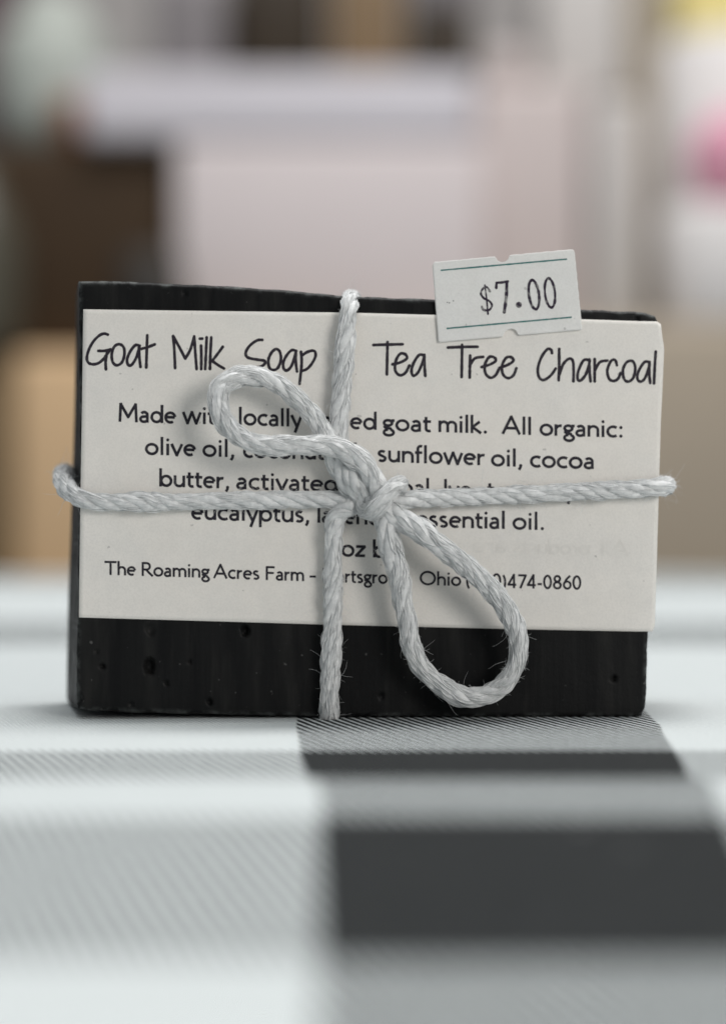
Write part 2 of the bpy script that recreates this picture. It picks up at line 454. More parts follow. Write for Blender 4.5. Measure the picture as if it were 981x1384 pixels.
# hand-lettered title, traced letter by letter (zoomed pixels -> photo pixels)
def Zm(sc, ox, oy, pts): return [(ox + x / sc, oy + y / sc) for x, y in pts]
TITLE = [
 (5.163, 100, 430, [
  [(238,115),(212,108),(178,122),(138,162),(106,220),(92,278),(104,312),(138,322),(176,312),(212,280),(244,234),(256,219)], [(256,217),(215,228),(172,228)], [(232,240),(223,300),(225,357)],
  ['c',(320,182),(285,197),(266,248),(272,305),(300,329),(335,310),(353,260),(350,207)],
  [(460,192),(430,189),(396,230),(373,285),(379,324),(404,326),(438,272),(458,200)], [(455,195),(458,270),(466,340)],
  [(513,120),(510,210),(506,345)], [(470,215),(520,201),(565,183)],
  [(693,125),(701,210),(707,348)], [(693,125),(735,200),(778,282)], [(778,282),(812,222),(840,130)], [(840,128),(848,240),(857,355)],
  [(888,192),(890,270),(889,355)], [(880,143),(896,143)], [(927,135),(922,250),(917,355)], [(959,135),(953,250),(950,355)]]),
 (5.163, 280, 430, [
  [(110,200),(72,252),(35,300)], [(35,298),(78,328),(118,351)],
  [(385,152),(350,155),(300,190),(270,240),(284,274),(340,288),(395,296),(406,312),(382,335),(345,345)],
  ['c',(482,216),(450,240),(428,292),(436,348),(465,362),(495,345),(515,290),(508,236)],
  [(622,229),(590,224),(555,260),(532,310),(536,354),(560,364),(590,330),(612,265),(620,232)], [(620,230),(618,300),(627,372)],
  [(655,235),(660,300),(655,370),(645,458)], [(660,262),(700,236),(745,228),(757,262),(732,315),(697,354),(660,368)]]),
 (4.671, 490, 440, [
  [(68,123),(160,120),(252,118)], [(157,105),(155,200),(153,308)],
  [(188,245),(240,232),(279,207),(268,181),(236,179),(209,225),(206,284),(235,314),(270,298),(295,252)],
  [(388,190),(356,186),(320,240),(308,290),(322,317),(350,295),(375,240),(388,195)], [(389,185),(390,250),(395,318)],
  [(538,139),(630,135),(724,134)], [(627,122),(626,220),(624,325)],
  [(678,190),(676,260),(675,328)], [(679,246),(708,207),(760,198)],
  [(750,262),(805,245),(840,221),(826,199),(796,201),(770,250),(776,304),(808,330),(840,311),(862,268)],
  [(862,268),(915,248),(950,223),(938,201),(906,203),(880,250),(883,304),(915,332),(950,315),(969,270)]]),
 (4.671, 700, 440, [
  [(213,174),(206,152),(182,151),(146,200),(124,270),(131,325),(160,344),(204,316),(236,272)],
  [(258,148),(258,250),(255,345)], [(259,310),(285,242),(322,209),(345,226),(349,290),(348,352)],
  [(445,217),(411,221),(379,288),(375,338),(394,346),(425,310),(447,245),(450,217)], [(448,214),(450,290),(456,352)],
  [(482,212),(482,280),(482,352)], [(483,285),(514,232),(562,221)],
  [(622,250),(612,219),(586,223),(562,280),(572,334),(600,350),(629,336),(645,300)],
  ['c',(710,222),(680,236),(660,282),(668,338),(695,354),(725,330),(738,275),(730,236)],
  [(828,232),(796,231),(758,290),(752,338),(774,354),(800,330),(822,270),(828,235)], [(828,230),(826,300),(832,362)],
  [(867,165),(861,260),(856,365)]])]
ink = Ink(lab_w)
for sc, ox, oy, sts in TITLE:
    for st in sts:
        cl = st[0] == 'c'
        pts = smooth(Zm(sc, ox, oy, st[1:] if cl else st), 6, cl)
        ink.stroke(pts, 4.0, 0.22, closed=cl, round_=True)
ink.build('title_lettering', M_PEN, label)

# humanist sans lettering: every glyph drawn as strokes. cap height 1, x height .65
def arc(cx, cy, rx, ry, a0, a1, n=14):
    return [(cx + rx * math.cos(math.radians(a0 + (a1 - a0) * i / n)), cy + ry * math.sin(math.radians(a0 + (a1 - a0) * i / n))) for i in range(n + 1)]
X = 0.65; h = 0.07       # half stroke: outer edges reach the guide lines
def bowl(cx, rx=.235): return arc(cx, X / 2, rx, X / 2 - h + .015, 0, 360, 24)
GL = {}
def g(ch, adv, *st): GL[ch] = (adv, st)
o_ = lambda cx=.325, rx=.245: bowl(cx, rx)
g('o', .65, o_())
g('c', .53, arc(.325, X / 2, .245, X / 2 - h + .015, 52, 308, 18))
g('e', .59, [(.09, .345), (.515, .345)] , arc(.305, X / 2, .225, X / 2 - h + .015, 8, 305, 20))
g('a', .53, [(.405, 0)] + [(.405, .40)] + arc(.255, .42, .15, .165, 0, 150, 10), [(.405, .36), (.27, .335)] + arc(.235, .19, .155, .145, 95, 270, 10) + [(.31, .055), (.405, .13)])
g('d', .65, o_(.305, .225), [(.56, 0), (.56, 1.02)])
g('b', .65, o_(.345, .225), [(.09, 0), (.09, 1.02)])
g('p', .65, o_(.345, .225), [(.09, -.33), (.09, X)])
g('g', .55, arc(.26, .44, .17, .15, 0, 360, 20), [(.40, .575), (.54, .575)], [(.17, .31), (.12, .22), (.20, .155), (.36, .13)] + arc(.29, -.09, .205, .165, 55, -250, 20) + [(.20, .08)])
g('h', .60, [(.10, 0), (.10, 1.02)], [(.10, .40)] + arc(.30, .38, .20, .205, 155, 0, 10) + [(.50, 0)])
g('n', .60, [(.10, 0), (.10, X)], [(.10, .40)] + arc(.30, .38, .20, .205, 155, 0, 10) + [(.50, 0)])
g('m', .92, [(.10, 0), (.10, X)], [(.10, .40)] + arc(.28, .38, .175, .205, 155, 0, 10) + [(.455, 0)], [(.455, .40)] + arc(.635, .38, .185, .205, 155, 0, 10) + [(.82, 0)])
g('u', .60, [(.50, 0), (.50, X)], [(.10, X)] + arc(.285, .26, .185, .205, 180, 325, 10) + [(.50, .24)])
g('r', .40, [(.10, 0), (.10, X)], [(.10, .36)] + arc(.31, .37, .20, .20, 165, 75, 8))
g('i', .26, [(.13, 0), (.13, X)], '.', (.13, .86, .085))
g('l', .26, [(.13, 0), (.13, 1.02)])
g('t', .38, [(.15, .84), (.15, .20)] + arc(.28, .18, .13, .125, 180, 300, 8), [(.02, .585), (.36, .585)])
g('f', .34, [(.14, 0), (.14, .80)] + arc(.27, .80, .13, .15, 180, 65, 8), [(.01, .585), (.33, .585)])
g('k', .56, [(.10, 0), (.10, 1.02)], [(.12, .33), (.45, X)], [(.13, .34), (.51, 0)])
g('s', .46, arc(.235, .475, .135, .12, 38, 235, 12) + [(.24, .33)] + arc(.225, .185, .145, .13, 62, -145, 12))
g('v', .55, [(.04, X), (.275, .02), (.51, X)])
g('w', .86, [(.04, X), (.235, .02), (.43, X), (.625, .02), (.82, X)])
g('y', .55, [(.04, X), (.285, .03)], [(.51, X), (.20, -.33)])
g('z', .53, [(.06, X - h), (.46, X - h), (.06, h), (.48, h)])
g('M', 1.0, [(.11, 0), (.15, 1.0), (.50, .28), (.85, 1.0), (.89, 0)])
g('A', .90, [(.06, 0), (.45, .98), (.84, 0)], [(.19, .34), (.71, .34)])
g('T', .80, [(.02, .93), (.78, .93)], [(.40, .93), (.40, 0)])
g('R', .76, [(.12, 0), (.12, 1.0)], [(.12, .93), (.34, .93)] + arc(.36, .70, .20, .23, 90, -90, 12) + [(.12, .47)], [(.33, .47), (.46, .30), (.74, 0)])
g('F', .68, [(.12, 0), (.12, 1.0)], [(.12, .93), (.62, .93)], [(.12, .52), (.57, .52)])
g('H', .95, [(.12, 0), (.12, 1.0)], [(.83, 0), (.83, 1.0)], [(.12, .52), (.83, .52)])
g('O', 1.06, arc(.53, .5, .43, .445, 0, 360, 30))
g('.', .28, '.', (.14, .08, .09))
g(',', .28, [(.16, .13), (.14, -.02), (.07, -.17)], '.', (.145, .075, .085))
g(':', .28, '.', (.14, .08, .09), '.', (.14, .56, .09))
g('-', .42, [(.06, .33), (.36, .33)])
g('(', .36, arc(.62, .38, .48, .78, 138, 222, 12))
g(')', .36, arc(-.26, .38, .48, .78, 42, -42, 12))
g('0', .68, arc(.34, .5, .235, .445, 0, 360, 26))
g('4', .68, [(.62, .25), (.07, .25), (.46, .97), (.46, 0)])
g('7', .68, [(.08, .93), (.60, .93), (.22, 0)])
g('6', .68, arc(.35, .31, .235, .255, 0, 360, 22), [(.56, .98), (.30, .72), (.125, .38)])
g('8', .68, arc(.34, .74, .19, .20, 0, 360, 20), arc(.34, .275, .235, .22, 0, 360, 22))
def word(ink, txt, x0, y0, x1, y1, cap, wd):
    tot = sum(GL[c][0] for c in txt)
    lsb = 0.06; k = (x1 - x0) / (tot - 2 * lsb)      # px per unit across
    x = -lsb; sl = (y1 - y0) / (x1 - x0)
    for c in txt:
        adv, st = GL[c]; it = iter(st)
        for s_ in it:
            if s_ == '.':
                gx, gy, r = next(it); qx = x0 + (x + gx) * k
                ink.disc((qx, y0 + (qx - x0) * sl - gy * cap), r * cap)
            else:
                pts = []
                for gx, gy in s_:
                    qx = x0 + (x + gx) * k; pts.append((qx, y0 + (qx - x0) * sl - gy * cap))
                cl = len(pts) > 12 and math.hypot(pts[0][0] - pts[-1][0], pts[0][1] - pts[-1][1]) < 1e-3
                ink.stroke(pts, wd, 0.10, closed=cl)
        x += adv
BODY = [('Made', 161, 570, 237, 572.5), ('with', 248.5, 572.4, 308, 574), ('locally', 323, 574.4, 407, 577), ('raised', 424, 578, 508, 581), ('goat', 518, 582, 581, 584),
 ('milk.', 593, 584, 658, 586), ('All', 679, 586.5, 717.5, 588), ('organic:', 730, 588.5, 841, 591.5),
 ('olive', 197.5, 614.5, 263.5, 616.5), ('oil,', 275, 617, 317, 618), ('coconut', 330, 618.5, 437, 621.5), ('oil,', 449, 622, 491, 623), ('sunflower', 511, 624, 654, 629), ('oil,', 664.5, 630, 705.5, 631), ('cocoa', 717, 631.5, 802, 634),
 ('butter,', 216.5, 657.5, 310, 660.5), ('activated', 320.5, 661, 456, 665), ('charcoal,', 466, 666, 588, 671), ('lye,', 600, 672, 643, 673), ('tea', 659, 673.5, 699, 675), ('tree,', 713, 675.5, 771, 677),
 ('eucalyptus,', 260, 702, 418, 706.5), ('lavender', 429, 706.5, 541, 711), ('essential', 563, 712, 682, 715), ('oil.', 693.5, 715.5, 735, 716.5),
 ('4', 443, 751, 456, 751.5), ('oz', 462.5, 752, 493, 753), ('bar', 505, 753.5, 541, 755)]
FOOT = [('The', 142.5, 777, 183, 778), ('Roaming', 192, 778.5, 282.5, 781), ('Acres', 289.5, 781.5, 350, 783.5), ('Farm', 359.5, 784, 410.5, 785.5), ('-', 418.5, 785.5, 427, 785.5),
 ('Hartsgrove,', 436.5, 786.5, 552, 790), ('Ohio', 567.5, 790.5, 622, 792), ('(440)', 629.5, 792.5, 684, 794.5), ('474-0860', 686.5, 794.8, 784.5, 797)]
ink = Ink(lab_w)
for w_ in BODY: word(ink, *w_, 24.2, 3.8)
ink.build('ingredient_lettering', M_INK, label)
ink = Ink(lab_w)
for w_ in FOOT: word(ink, *w_, 18.9, 2.95)
ink.build('address_lettering', M_INK, label)

# print on the back of the paper showing through, reversed
ink = Ink(lab_w)
word(ink, 'All', 848, 752, 812, 751, 21, 3.4); word(ink, 'products', 796, 750.5, 694, 748, 21, 3.4); word(ink, 'are', 682, 747.5, 640, 746.5, 21, 3.4)
t_ = NT('show_through_print')
t_.p(Base_Color=t_.mix(t_.ramp(t_.noise(420, 4, 0.6), [(0.38, (0, 0, 0)), (0.62, (1, 1, 1))]), c4(0.765, 0.745, 0.71), c4(0.70, 0.68, 0.645)), Roughness=0.75, Specular_IOR_Level=0.2)
ink.build('show_through_lettering', t_.m, label)

# ------------------------------------------------------------------ the price sticker
def st_w(px, py):
    t = (py - 460) / 110.0
    return 0.62 + 0.14 * mnoise.noise((px * .012, py * .012, 11)) + max(0, -t) * 0.35 + 0.10 * math.sin((px - 585) / 200 * math.pi)
def build_sticker():
    z = lambda x, y: (570 + x / 4.265, 330 + y / 4.265)
    tl, tr, br, bl = z(60, 104), z(880, 28), z(923, 493), z(95, 566)
    nu, nv = 97, 56
    def lerp(a, b, t): return (a[0] + (b[0] - a[0]) * t, a[1] + (b[1] - a[1]) * t)
    G = np.zeros((nv, nu, 2))
    sag = lambda u: 0.0
    for i in range(nu):
        u = i / (nu - 1)
        t0, b0 = lerp(tl, tr, u), lerp(bl, br, u)
        # half-round bites at the middle of top and bottom, rounded top corners
        dt = 0.0; x = (t0[0] - z(465, 0)[0]) / 9.2
        if abs(x) < 1: dt = 8.6 * math.sqrt(1 - x * x)
        x = (b0[0] - z(510, 0)[0]) / 10.0; db = 0
        if abs(x) < 1: db = 9.5 * math.sqrt(1 - x * x)
        ec = min(u, 1 - u) * 192
        if ec < 5: dt = 5 - math.sqrt(25 - (5 - ec) ** 2)
        t1 = (t0[0], t0[1] + dt + 0.5 * mnoise.noise((t0[0] * .12, 1, 1))); b1 = (b0[0], b0[1] - db)
        for j in range(nv): G[j, i] = lerp(t1, b1, j / (nv - 1))
        if i in (0, nu - 1):
            for j in range(nv): G[j, i, 0] += 0.6 * mnoise.noise((G[j, i, 1] * .15, 5, i))
    o = sheet('price_sticker', G, st_w, 0.06, M_STICK, soap)
    Zp = lambda pts: Zm(4.265, 570, 330, pts)
    k = Ink(st_w)
    k.stroke(smooth(Zp([(392,272),(374,248),(352,256),(340,284),(356,311),(390,330),(403,355),(386,380),(356,379),(345,360)])), 2.9, 0.5, round_=True)
    k.stroke(Zp([(362,236),(372,310),(380,404)]), 2.2, 0.4, round_=True)
    k.stroke(Zp([(428,252),(430,223),(458,221),(494,215)]), 3.6, 0.4, round_=True)
    k.stroke(smooth(Zp([(489,217),(486,300),(474,392)])), 4.2, 0.3, round_=True)
    k.disc(Zp([(558,350)])[0], 4.1)
    for (cx, cy, tx) in ((645, 291, -10), (737, 281, -8)):
        pts = [(cx + 29 * math.cos(a) + tx * -math.sin(a) * -1, cy - 84 * math.sin(a)) for a in np.linspace(0, 2 * math.pi, 33)[:-1]]
        k.stroke(Zp(pts), 3.6, 0.45, closed=True)
    for (x, y) in ((146, 336), (158, 338), (181, 327)): k.disc(Zp([(x, y)])[0], 0.8)
    k.build('price_lettering', M_STAMP, o)
    for a, b in (((108, 151), (835, 86)), ((142, 486), (862, 421))):
        k = Ink(st_w)
        k.stroke([tuple(np.array(Zp([a])[0]) * (1 - t) + np.array(Zp([b])[0]) * t) for t in np.linspace(0, 1, 40)], 2.0, 0.35)
        k.build('ruled_line', M_TEAL, o)
build_sticker()

# ------------------------------------------------------------------ cotton string
string = empty('cotton_string', (0, 0, 0), TH)
tag(string, 'white twisted cotton string tied in a bow around the black soap bar', 'string')
def frames(P):
    T = np.gradient(P, axis=0); T /= np.linalg.norm(T, axis=1)[:, None]
    up = np.array([0.3, -1, 0.2]); n = up - T[0] * (up @ T[0]); n /= np.linalg.norm(n); Ns = [n]
    for i in range(1, len(P)):
        n = Ns[-1] - T[i] * (Ns[-1] @ T[i]); n /= np.linalg.norm(n); Ns.append(n)
    Ns = np.array(Ns); return T, Ns, np.cross(T, Ns)
def resample(P, step):
    P = np.array(P); d = np.r_[0, np.cumsum(np.linalg.norm(np.diff(P, axis=0), axis=1))]
    n = max(8, int(d[-1] / step)); t = np.linspace(0, d[-1], n)
    return np.c_[[np.interp(t, d, P[:, k]) for k in range(3)]].T, t
class Buf:
    def __init__(s): s.V = []; s.Q = []; s.n = 0
    def tube(s, P, R, sides, T=None):
        """tube round a polyline, closed at its ends by pinching"""
        if T is None: T, A, B = frames(P)
        else: A, B = T
        n = len(P); a = 2 * math.pi * np.arange(sides) / sides
        R = np.broadcast_to(np.asarray(R, float), (n,)).copy(); R[0] *= 0.05; R[-1] *= 0.05
        V = P[:, None, :] + (A[:, None, :] * np.cos(a)[None, :, None] + B[:, None, :] * np.sin(a)[None, :, None]) * R[:, None, None]
        i = np.arange(n - 1)[:, None] * sides; k = np.arange(sides)[None, :]; k2 = (k + 1) % sides
        Q = np.stack([i + k, i + k2, i + k2 + sides, i + k + sides], -1).reshape(-1, 4) + s.n
        s.V.append(V.reshape(-1, 3)); s.Q.append(Q); s.n += n * sides
    def build(s, name, mat, parent):
        V = np.concatenate(s.V).astype(np.float32); Q = np.concatenate(s.Q).astype(np.int32)
        me = bpy.data.meshes.new(name); me.vertices.add(len(V)); me.vertices.foreach_set('co', V.ravel())
        me.loops.add(Q.size); me.loops.foreach_set('vertex_index', Q.ravel())
        me.polygons.add(len(Q)); me.polygons.foreach_set('loop_start', np.arange(0, Q.size, 4, dtype=np.int32))
        me.polygons.foreach_set('use_smooth', np.ones(len(Q), bool))
        me.materials.append(mat); me.update(calc_edges=True); me.validate()
        o = bpy.data.objects.new(name, me); C.objects.link(o); o.parent = parent; return o
def wave(rs, t, per, amp):
    """smooth random signal along the yarn"""
    n = max(4, int((t[-1] - t[0]) / per) + 3)
    k = np.array([rs.uniform(-1, 1) for _ in range(n)]); x = np.linspace(0, n - 1.001, len(t))
    f = x - np.floor(x); f = f * f * (3 - 2 * f); i = np.floor(x).astype(int)
    return amp * (k[i] * (1 - f) + k[np.minimum(i + 1, n - 1)] * f)
def yarn(name, ctrl, rad=1.62, lay=12.0, plies=4, fuzz=1.0, radf=None, ph=0.0, fib=34, seed=1):
    rs = random.Random(seed); mm = 1e-3; b = Buf()
    P = np.array(smooth(ctrl, 10)); P, t = resample(P, 0.28 * mm)
    n = len(P); T, A, B = frames(P)
    Rt = np.array([rad * (radf(i / (n - 1)) if radf else 1) for i in range(n)]) * mm
    Rt = Rt * (1 + wave(rs, t, 5 * mm, 0.10))
    wob = wave(rs, t, 6 * mm, 0.8)
    for p in range(plies):
        ang = ph + 2 * math.pi * p / plies + 2 * math.pi * t / (lay * mm) + wob + wave(rs, t, 4 * mm, 0.12)
        rv = 1 + wave(rs, t, 2.5 * mm, 0.10)
        ro = Rt * (0.46 + wave(rs, t, 3 * mm, 0.04)); rp = Rt * 0.53 * rv
        ctr = P + (A * np.cos(ang)[:, None] + B * np.sin(ang)[:, None]) * ro[:, None]
        Tp, Ap, Bp = frames(ctr)
        b.tube(ctr, rp * 0.93, 10, (Ap, Bp))
        for f in range(fib):
            # fibres come and go at the surface of the ply
            L = rs.uniform(0.25, 1.0); i0 = int(rs.uniform(0, 1 - L * 0.999) * n); i1 = min(n, i0 + max(12, int(L * n)))
            sl = slice(i0, i1); ts = t[sl]
            a0 = 2 * math.pi * f / fib + rs.uniform(-.3, .3); tw = rs.uniform(0.3, 1.5)
            af = a0 - tw * 2 * math.pi * ts / (lay * 1.5 * mm) + wave(rs, ts, 2.2 * mm, 0.35) + wave(rs, ts, 0.9 * mm, 0.10)
            rr = rp[sl] * (rs.uniform(0.88, 1.06) + wave(rs, ts, 1.3 * mm, 0.15))
            c = ctr[sl] + (Ap[sl] * np.cos(af)[:, None] + Bp[sl] * np.sin(af)[:, None]) * rr[:, None]
            b.tube(c, Rt[sl] * rs.uniform(0.026, 0.062), 4)
    for q in range(int(fuzz * n * 1.5)):
        i = rs.randrange(2, n - 2); a = rs.uniform(0, 2 * math.pi)
        d = A[i] * math.cos(a) + B[i] * math.sin(a)
        p0 = P[i] + d * Rt[i] * 0.88; L = rs.uniform(0.5, 1.5) * mm * (2.8 if rs.random() < 0.20 else 1)
        v = d * rs.uniform(0.0, 0.9) + T[i] * rs.uniform(-1, 1) * 1.1; v /= np.linalg.norm(v)
        curl = np.array([rs.uniform(-1, 1) for _ in range(3)])
        pts = [p0]
        for s_ in range(7):
            v = v + curl * 0.22 + np.array([rs.uniform(-1, 1) for _ in range(3)]) * 0.2; v /= np.linalg.norm(v)
            pts.append(pts[-1] + v * L / 7)
        b.tube(np.array(pts), np.linspace(rs.uniform(0.014, 0.030), 0.011, 8) * mm, 3)
    for q in range(int(fuzz * n * 2.5)):          # short down lying close to the surface
        i = rs.randrange(2, n - 2); a = rs.uniform(0, 2 * math.pi)
        d = A[i] * math.cos(a) + B[i] * math.sin(a); e = -A[i] * math.sin(a) + B[i] * math.cos(a)
        p0 = P[i] + d * Rt[i] * rs.uniform(0.85, 0.98); L = rs.uniform(0.35, 0.9) * mm
        v = d * rs.uniform(0.05, 0.55) + T[i] * rs.uniform(-1, 1) + e * rs.uniform(-.8, .8); v /= np.linalg.norm(v)
        u = d * rs.uniform(-.9, .2)
        pts = np.array([p0 + v * L * k / 4 + u * L * (k / 4) ** 2 * 0.5 for k in range(5)])
        b.tube(pts, np.linspace(rs.uniform(0.012, 0.024), 0.010, 5) * mm, 3)
    return b.build(name, M_YARN, string)
def path(*pts): return [F(*p) for p in pts]
def loc(u, w, v): return np.array([u, -w, v]) * 1e-3     # soap frame, millimetres

# band round the middle: left half, left edge, back, right edge, right half
yarn('wrap_band', path((500, 676, 2.4), (460, 675, 1.9), (400, 675, 1.7), (300, 677, 1.65), (200, 678.5, 1.65), (140, 678, 1.6), (112, 674, 1.2))
     + [F(95, 664, -0.6), F(86, 652, -4), F(85, 643, -9), F(86, 640, -16), F(90, 640, -23), F(104, 642, -26.2), F(200, 646, -26.5), F(500, 650, -26.5), F(800, 654, -26.5), F(868, 655, -26), F(884, 655, -20), F(893, 655.5, -8), F(900, 657, -2)]
     + path((896, 657.5, 1.0), (876, 660, 1.75), (820, 663, 1.75), (740, 667, 1.7), (650, 671, 1.7), (580, 673.5, 2.0), (545, 677, 2.7), (520, 683, 3.4)), rad=1.42, seed=3)
# band over the top and under the bar
yarn('wrap_band', path((505, 660, 2.6), (478, 640, 2.2), (459, 600, 1.8), (459, 560, 1.7), (463, 510, 1.7), (467, 460, 1.7), (470, 430, 1.4), (472, 416, 1.0))
     + [F(473, 407, -0.8), F(474, 405, -4), F(474, 409, -14), F(475, 415, -23), F(475, 440, -26), F(470, 650, -26.5), F(450, 920, -26), F(447, 940, -24), F(446, 943, -18), F(445, 955, -8), F(444.5, 966, -1.0)]
     + path((444.5, 962, 0.8), (445.5, 945, 1.4), (447, 900, 1.6), (449.5, 850, 1.7), (450, 780, 1.8), (451, 720, 2.0), (458, 695, 2.4), (480, 682, 3.0)), rad=1.45, seed=5,
     radf=lambda f: 1.0 - 0.42 * math.exp(-((f - 0.585) / 0.05) ** 2))
# the bow
yarn('bow_loop', path((522, 678, 3.6), (508, 655, 5.0), (492, 628, 5.6), (470, 611, 6.2), (440, 602, 7.2), (400, 602, 8.2), (360, 602, 8.6), (328, 593, 8.4), (304, 570, 8.0), (295, 545, 7.6), (299, 523, 7.0), (320, 510, 6.3),
     (345, 508, 5.6), (372, 517, 5.0), (395, 534, 4.4), (417, 555, 4.0), (432, 575, 3.7), (447, 600, 3.6), (457, 626, 3.6), (472, 651, 3.6), (496, 672, 3.2)), rad=1.52, seed=11, lay=13.0, radf=lambda f: 1 + 0.22 * max(0, 1 - f / 0.2) + 0.25 * max(0, 1 - (1 - f) / 0.25))
yarn('bow_loop', path((505, 668, 4.2), (520, 690, 4.8), (545, 704, 5.6), (574, 722, 6.2), (604, 746, 6.6), (637, 771, 6.6), (666, 799, 6.4), (687, 829, 6.0), (700, 863, 5.6), (697, 898, 5.2), (677, 928, 4.8), (645, 942, 4.6),
     (613, 937, 4.4), (580, 914, 4.4), (559, 882, 4.6), (551, 845, 4.8), (545, 812, 5.0), (539, 778, 5.2), (530, 748, 5.4), (523, 720, 5.4), (519, 694, 4.8), (519, 672, 4.0)), rad=1.52, seed=17, lay=13.0, radf=lambda f: 1 + 0.22 * max(0, 1 - f / 0.22) + 0.12 * max(0, 1 - (1 - f) / 0.2))
# the knot: one turn of string pulled tight round the crossing
yarn('knot', path((470, 650, 2.6), (486, 674, 2.8), (498, 690, 4.2), (508, 688, 6.2), (519, 674, 6.9), (530, 661, 6.2), (540, 654, 4.4), (538, 660, 2.8), (524, 672, 2.4), (500, 668, 3.6), (478, 648, 5.0), (468, 632, 4.2)), rad=1.42, seed=23, lay=11.5)

# ------------------------------------------------------------------ out-of-focus things behind
def rbox(name, px0, py0, px1, py1, Z, depth, mat, bev=0.006, parent=None, rz=0.0, bottom=None):
    """a box with rounded edges whose front fills the given photo rectangle at distance Z"""
    a, b = at(px0, py1, Z), at(px1, py0, Z)
    x0, x1, z0, z1 = a[0], b[0], a[2], b[2]
    if bottom is not None: z0 = bottom
    bev = min(bev * KB, (x1 - x0) * .3, (z1 - z0) * .3)
    import bmesh
    bm = bmesh.new(); bmesh.ops.create_cube(bm, size=1)
    for v in bm.verts:
        v.co = ((v.co.x) * (x1 - x0), (v.co.y + .5) * depth * KB, (v.co.z + .5) * (z1 - z0))
    bmesh.ops.bevel(bm, geom=bm.edges[:], offset=bev, segments=3, affect='EDGES', profile=0.5)
    me = bpy.data.meshes.new(name); bm.to_mesh(me); bm.free(); me.materials.append(mat)
    me.polygons.foreach_set('use_smooth', [True] * len(me.polygons))
    o = bpy.data.objects.new(name, me); C.objects.link(o)
    o.location = ((x0 + x1) / 2, Z * KB - 0.300, z0); o.rotation_euler = (0, 0, rz)
    if parent: o.parent = parent
    return o
def lathe(name, prof, loc_, mat, seg=40, parent=None):
    V = []; Fc = []; prof = [(a * KB, b * KB) for a, b in prof]
    for r, z in prof:
        for k in range(seg):
            a = 2 * math.pi * k / seg; V.append((r * math.cos(a), r * math.sin(a), z))
    for j in range(len(prof) - 1):
        for k in range(seg):
            a = j * seg + k; b = j * seg + (k + 1) % seg; Fc.append((a, b, b + seg, a + seg))
    Fc.append(tuple(reversed(range(seg)))); Fc.append(tuple((len(prof) - 1) * seg + k for k in range(seg)))
    o = mesh_obj(name, V, Fc, mat, parent); o.location = loc_
    return o
tan = plain('tan_cardboard', (0.66, 0.46, 0.27), 0.75, 0.10, 40)
tan2 = plain('dull_tan_cardboard', (0.41, 0.35, 0.275), 0.75, 0.10, 40)
brown = plain('dark_brown_wood', (0.043, 0.024, 0.010), 0.75, 0.35, 12, (1, 1, 8))
pinkw = plain('pinkish_white_card', (0.66, 0.60, 0.60), 0.7, 0.04, 15)
lavw = plain('cool_white_card', (0.62, 0.60, 0.64), 0.7, 0.05, 15)
taupe = plain('taupe_card', (0.56, 0.495, 0.48), 0.7, 0.06, 15)
mint = plain('pale_green_wrap', (0.40, 0.43, 0.395), 0.5, 0.15, 20)
rust = plain('rust_orange_clay', (0.30, 0.105, 0.035), 0.6, 0.1, 20)
greyc = plain('grey_card', (0.20, 0.185, 0.19), 0.6, 0.08, 20)
dkbr = plain('very_dark_brown_glaze', (0.035, 0.024, 0.014), 0.5, 0.2, 20)
midb = plain('mid_brown_card', (0.20, 0.135, 0.075), 0.6, 0.1, 20)
whit = plain('white_card', (0.72, 0.70, 0.69), 0.6, 0.05, 15)
cream = plain('cream_card', (0.55, 0.53, 0.51), 0.6, 0.05, 15)
wood = plain('beige_wood', (0.40, 0.345, 0.27), 0.6, 0.15, 14, (6, 6, 1))
pink = plain('pink_tissue', (0.72, 0.34, 0.45), 0.6, 0.08, 30)
yell = plain('pale_yellow_card', (0.78, 0.66, 0.27), 0.6, 0.06, 20)
plum = plain('dull_plum_cloth', (0.11, 0.07, 0.08), 0.8, 0.15, 20)

SH = -0.06
BOXES = 'boxes stacked behind the soap'
tag(rbox('cardboard_carton', -300, 470, 8, 770, 0.905, 0.26, plain('brown_cardboard', (0.20, 0.14, 0.075), 0.75, 0.12, 30), bottom=SH), 'dark brown carton at left edge beside the tan carton', 'carton', 'cartons behind the soap')
tag(rbox('cardboard_carton', 16, 476, 470, 770, 0.90, 0.26, tan, bottom=SH), 'tan cardboard carton behind the left end of the soap', 'carton', 'cartons behind the soap')
tag(rbox('cardboard_carton', 492, 436, 1190, 770, 0.90, 0.26, tan2, bottom=SH), 'dull greyish tan carton behind the right end of the soap', 'carton', 'cartons behind the soap')
topL = at(0, 476, 0.90)[2] + 0.0005; topR = at(0, 436, 0.90)[2] + 0.0005
tag(rbox('wooden_crate', -160, 192, 236, 470, 0.935, 0.20, brown, bottom=topL), 'dark brown wooden crate standing on the tan carton at left', 'crate')
topC = at(0, 192, 0.935)[2] + 0.0005
tag(rbox('gift_box', 238, 190.5, 652, 470, 0.926, 0.20, pinkw, bev=0.003, bottom=max(topL, topR)), 'big pinkish white box beside the dark brown crate', 'box', BOXES)
tag(rbox('gift_box', 112, 94, 640, 208, 0.926, 0.19, lavw, bev=0.003, bottom=topC), 'wide flat cool white box lying across the crate top', 'box', BOXES)
topF = at(0, 94, 0.925)[2] + 0.0005
tag(rbox('gift_box', 640, 110, 792, 470, 0.95, 0.18, taupe, bottom=topR), 'tall dull taupe box right of the wide flat white box', 'box', BOXES)
topT = at(0, 110, 0.95)[2] + 0.0005
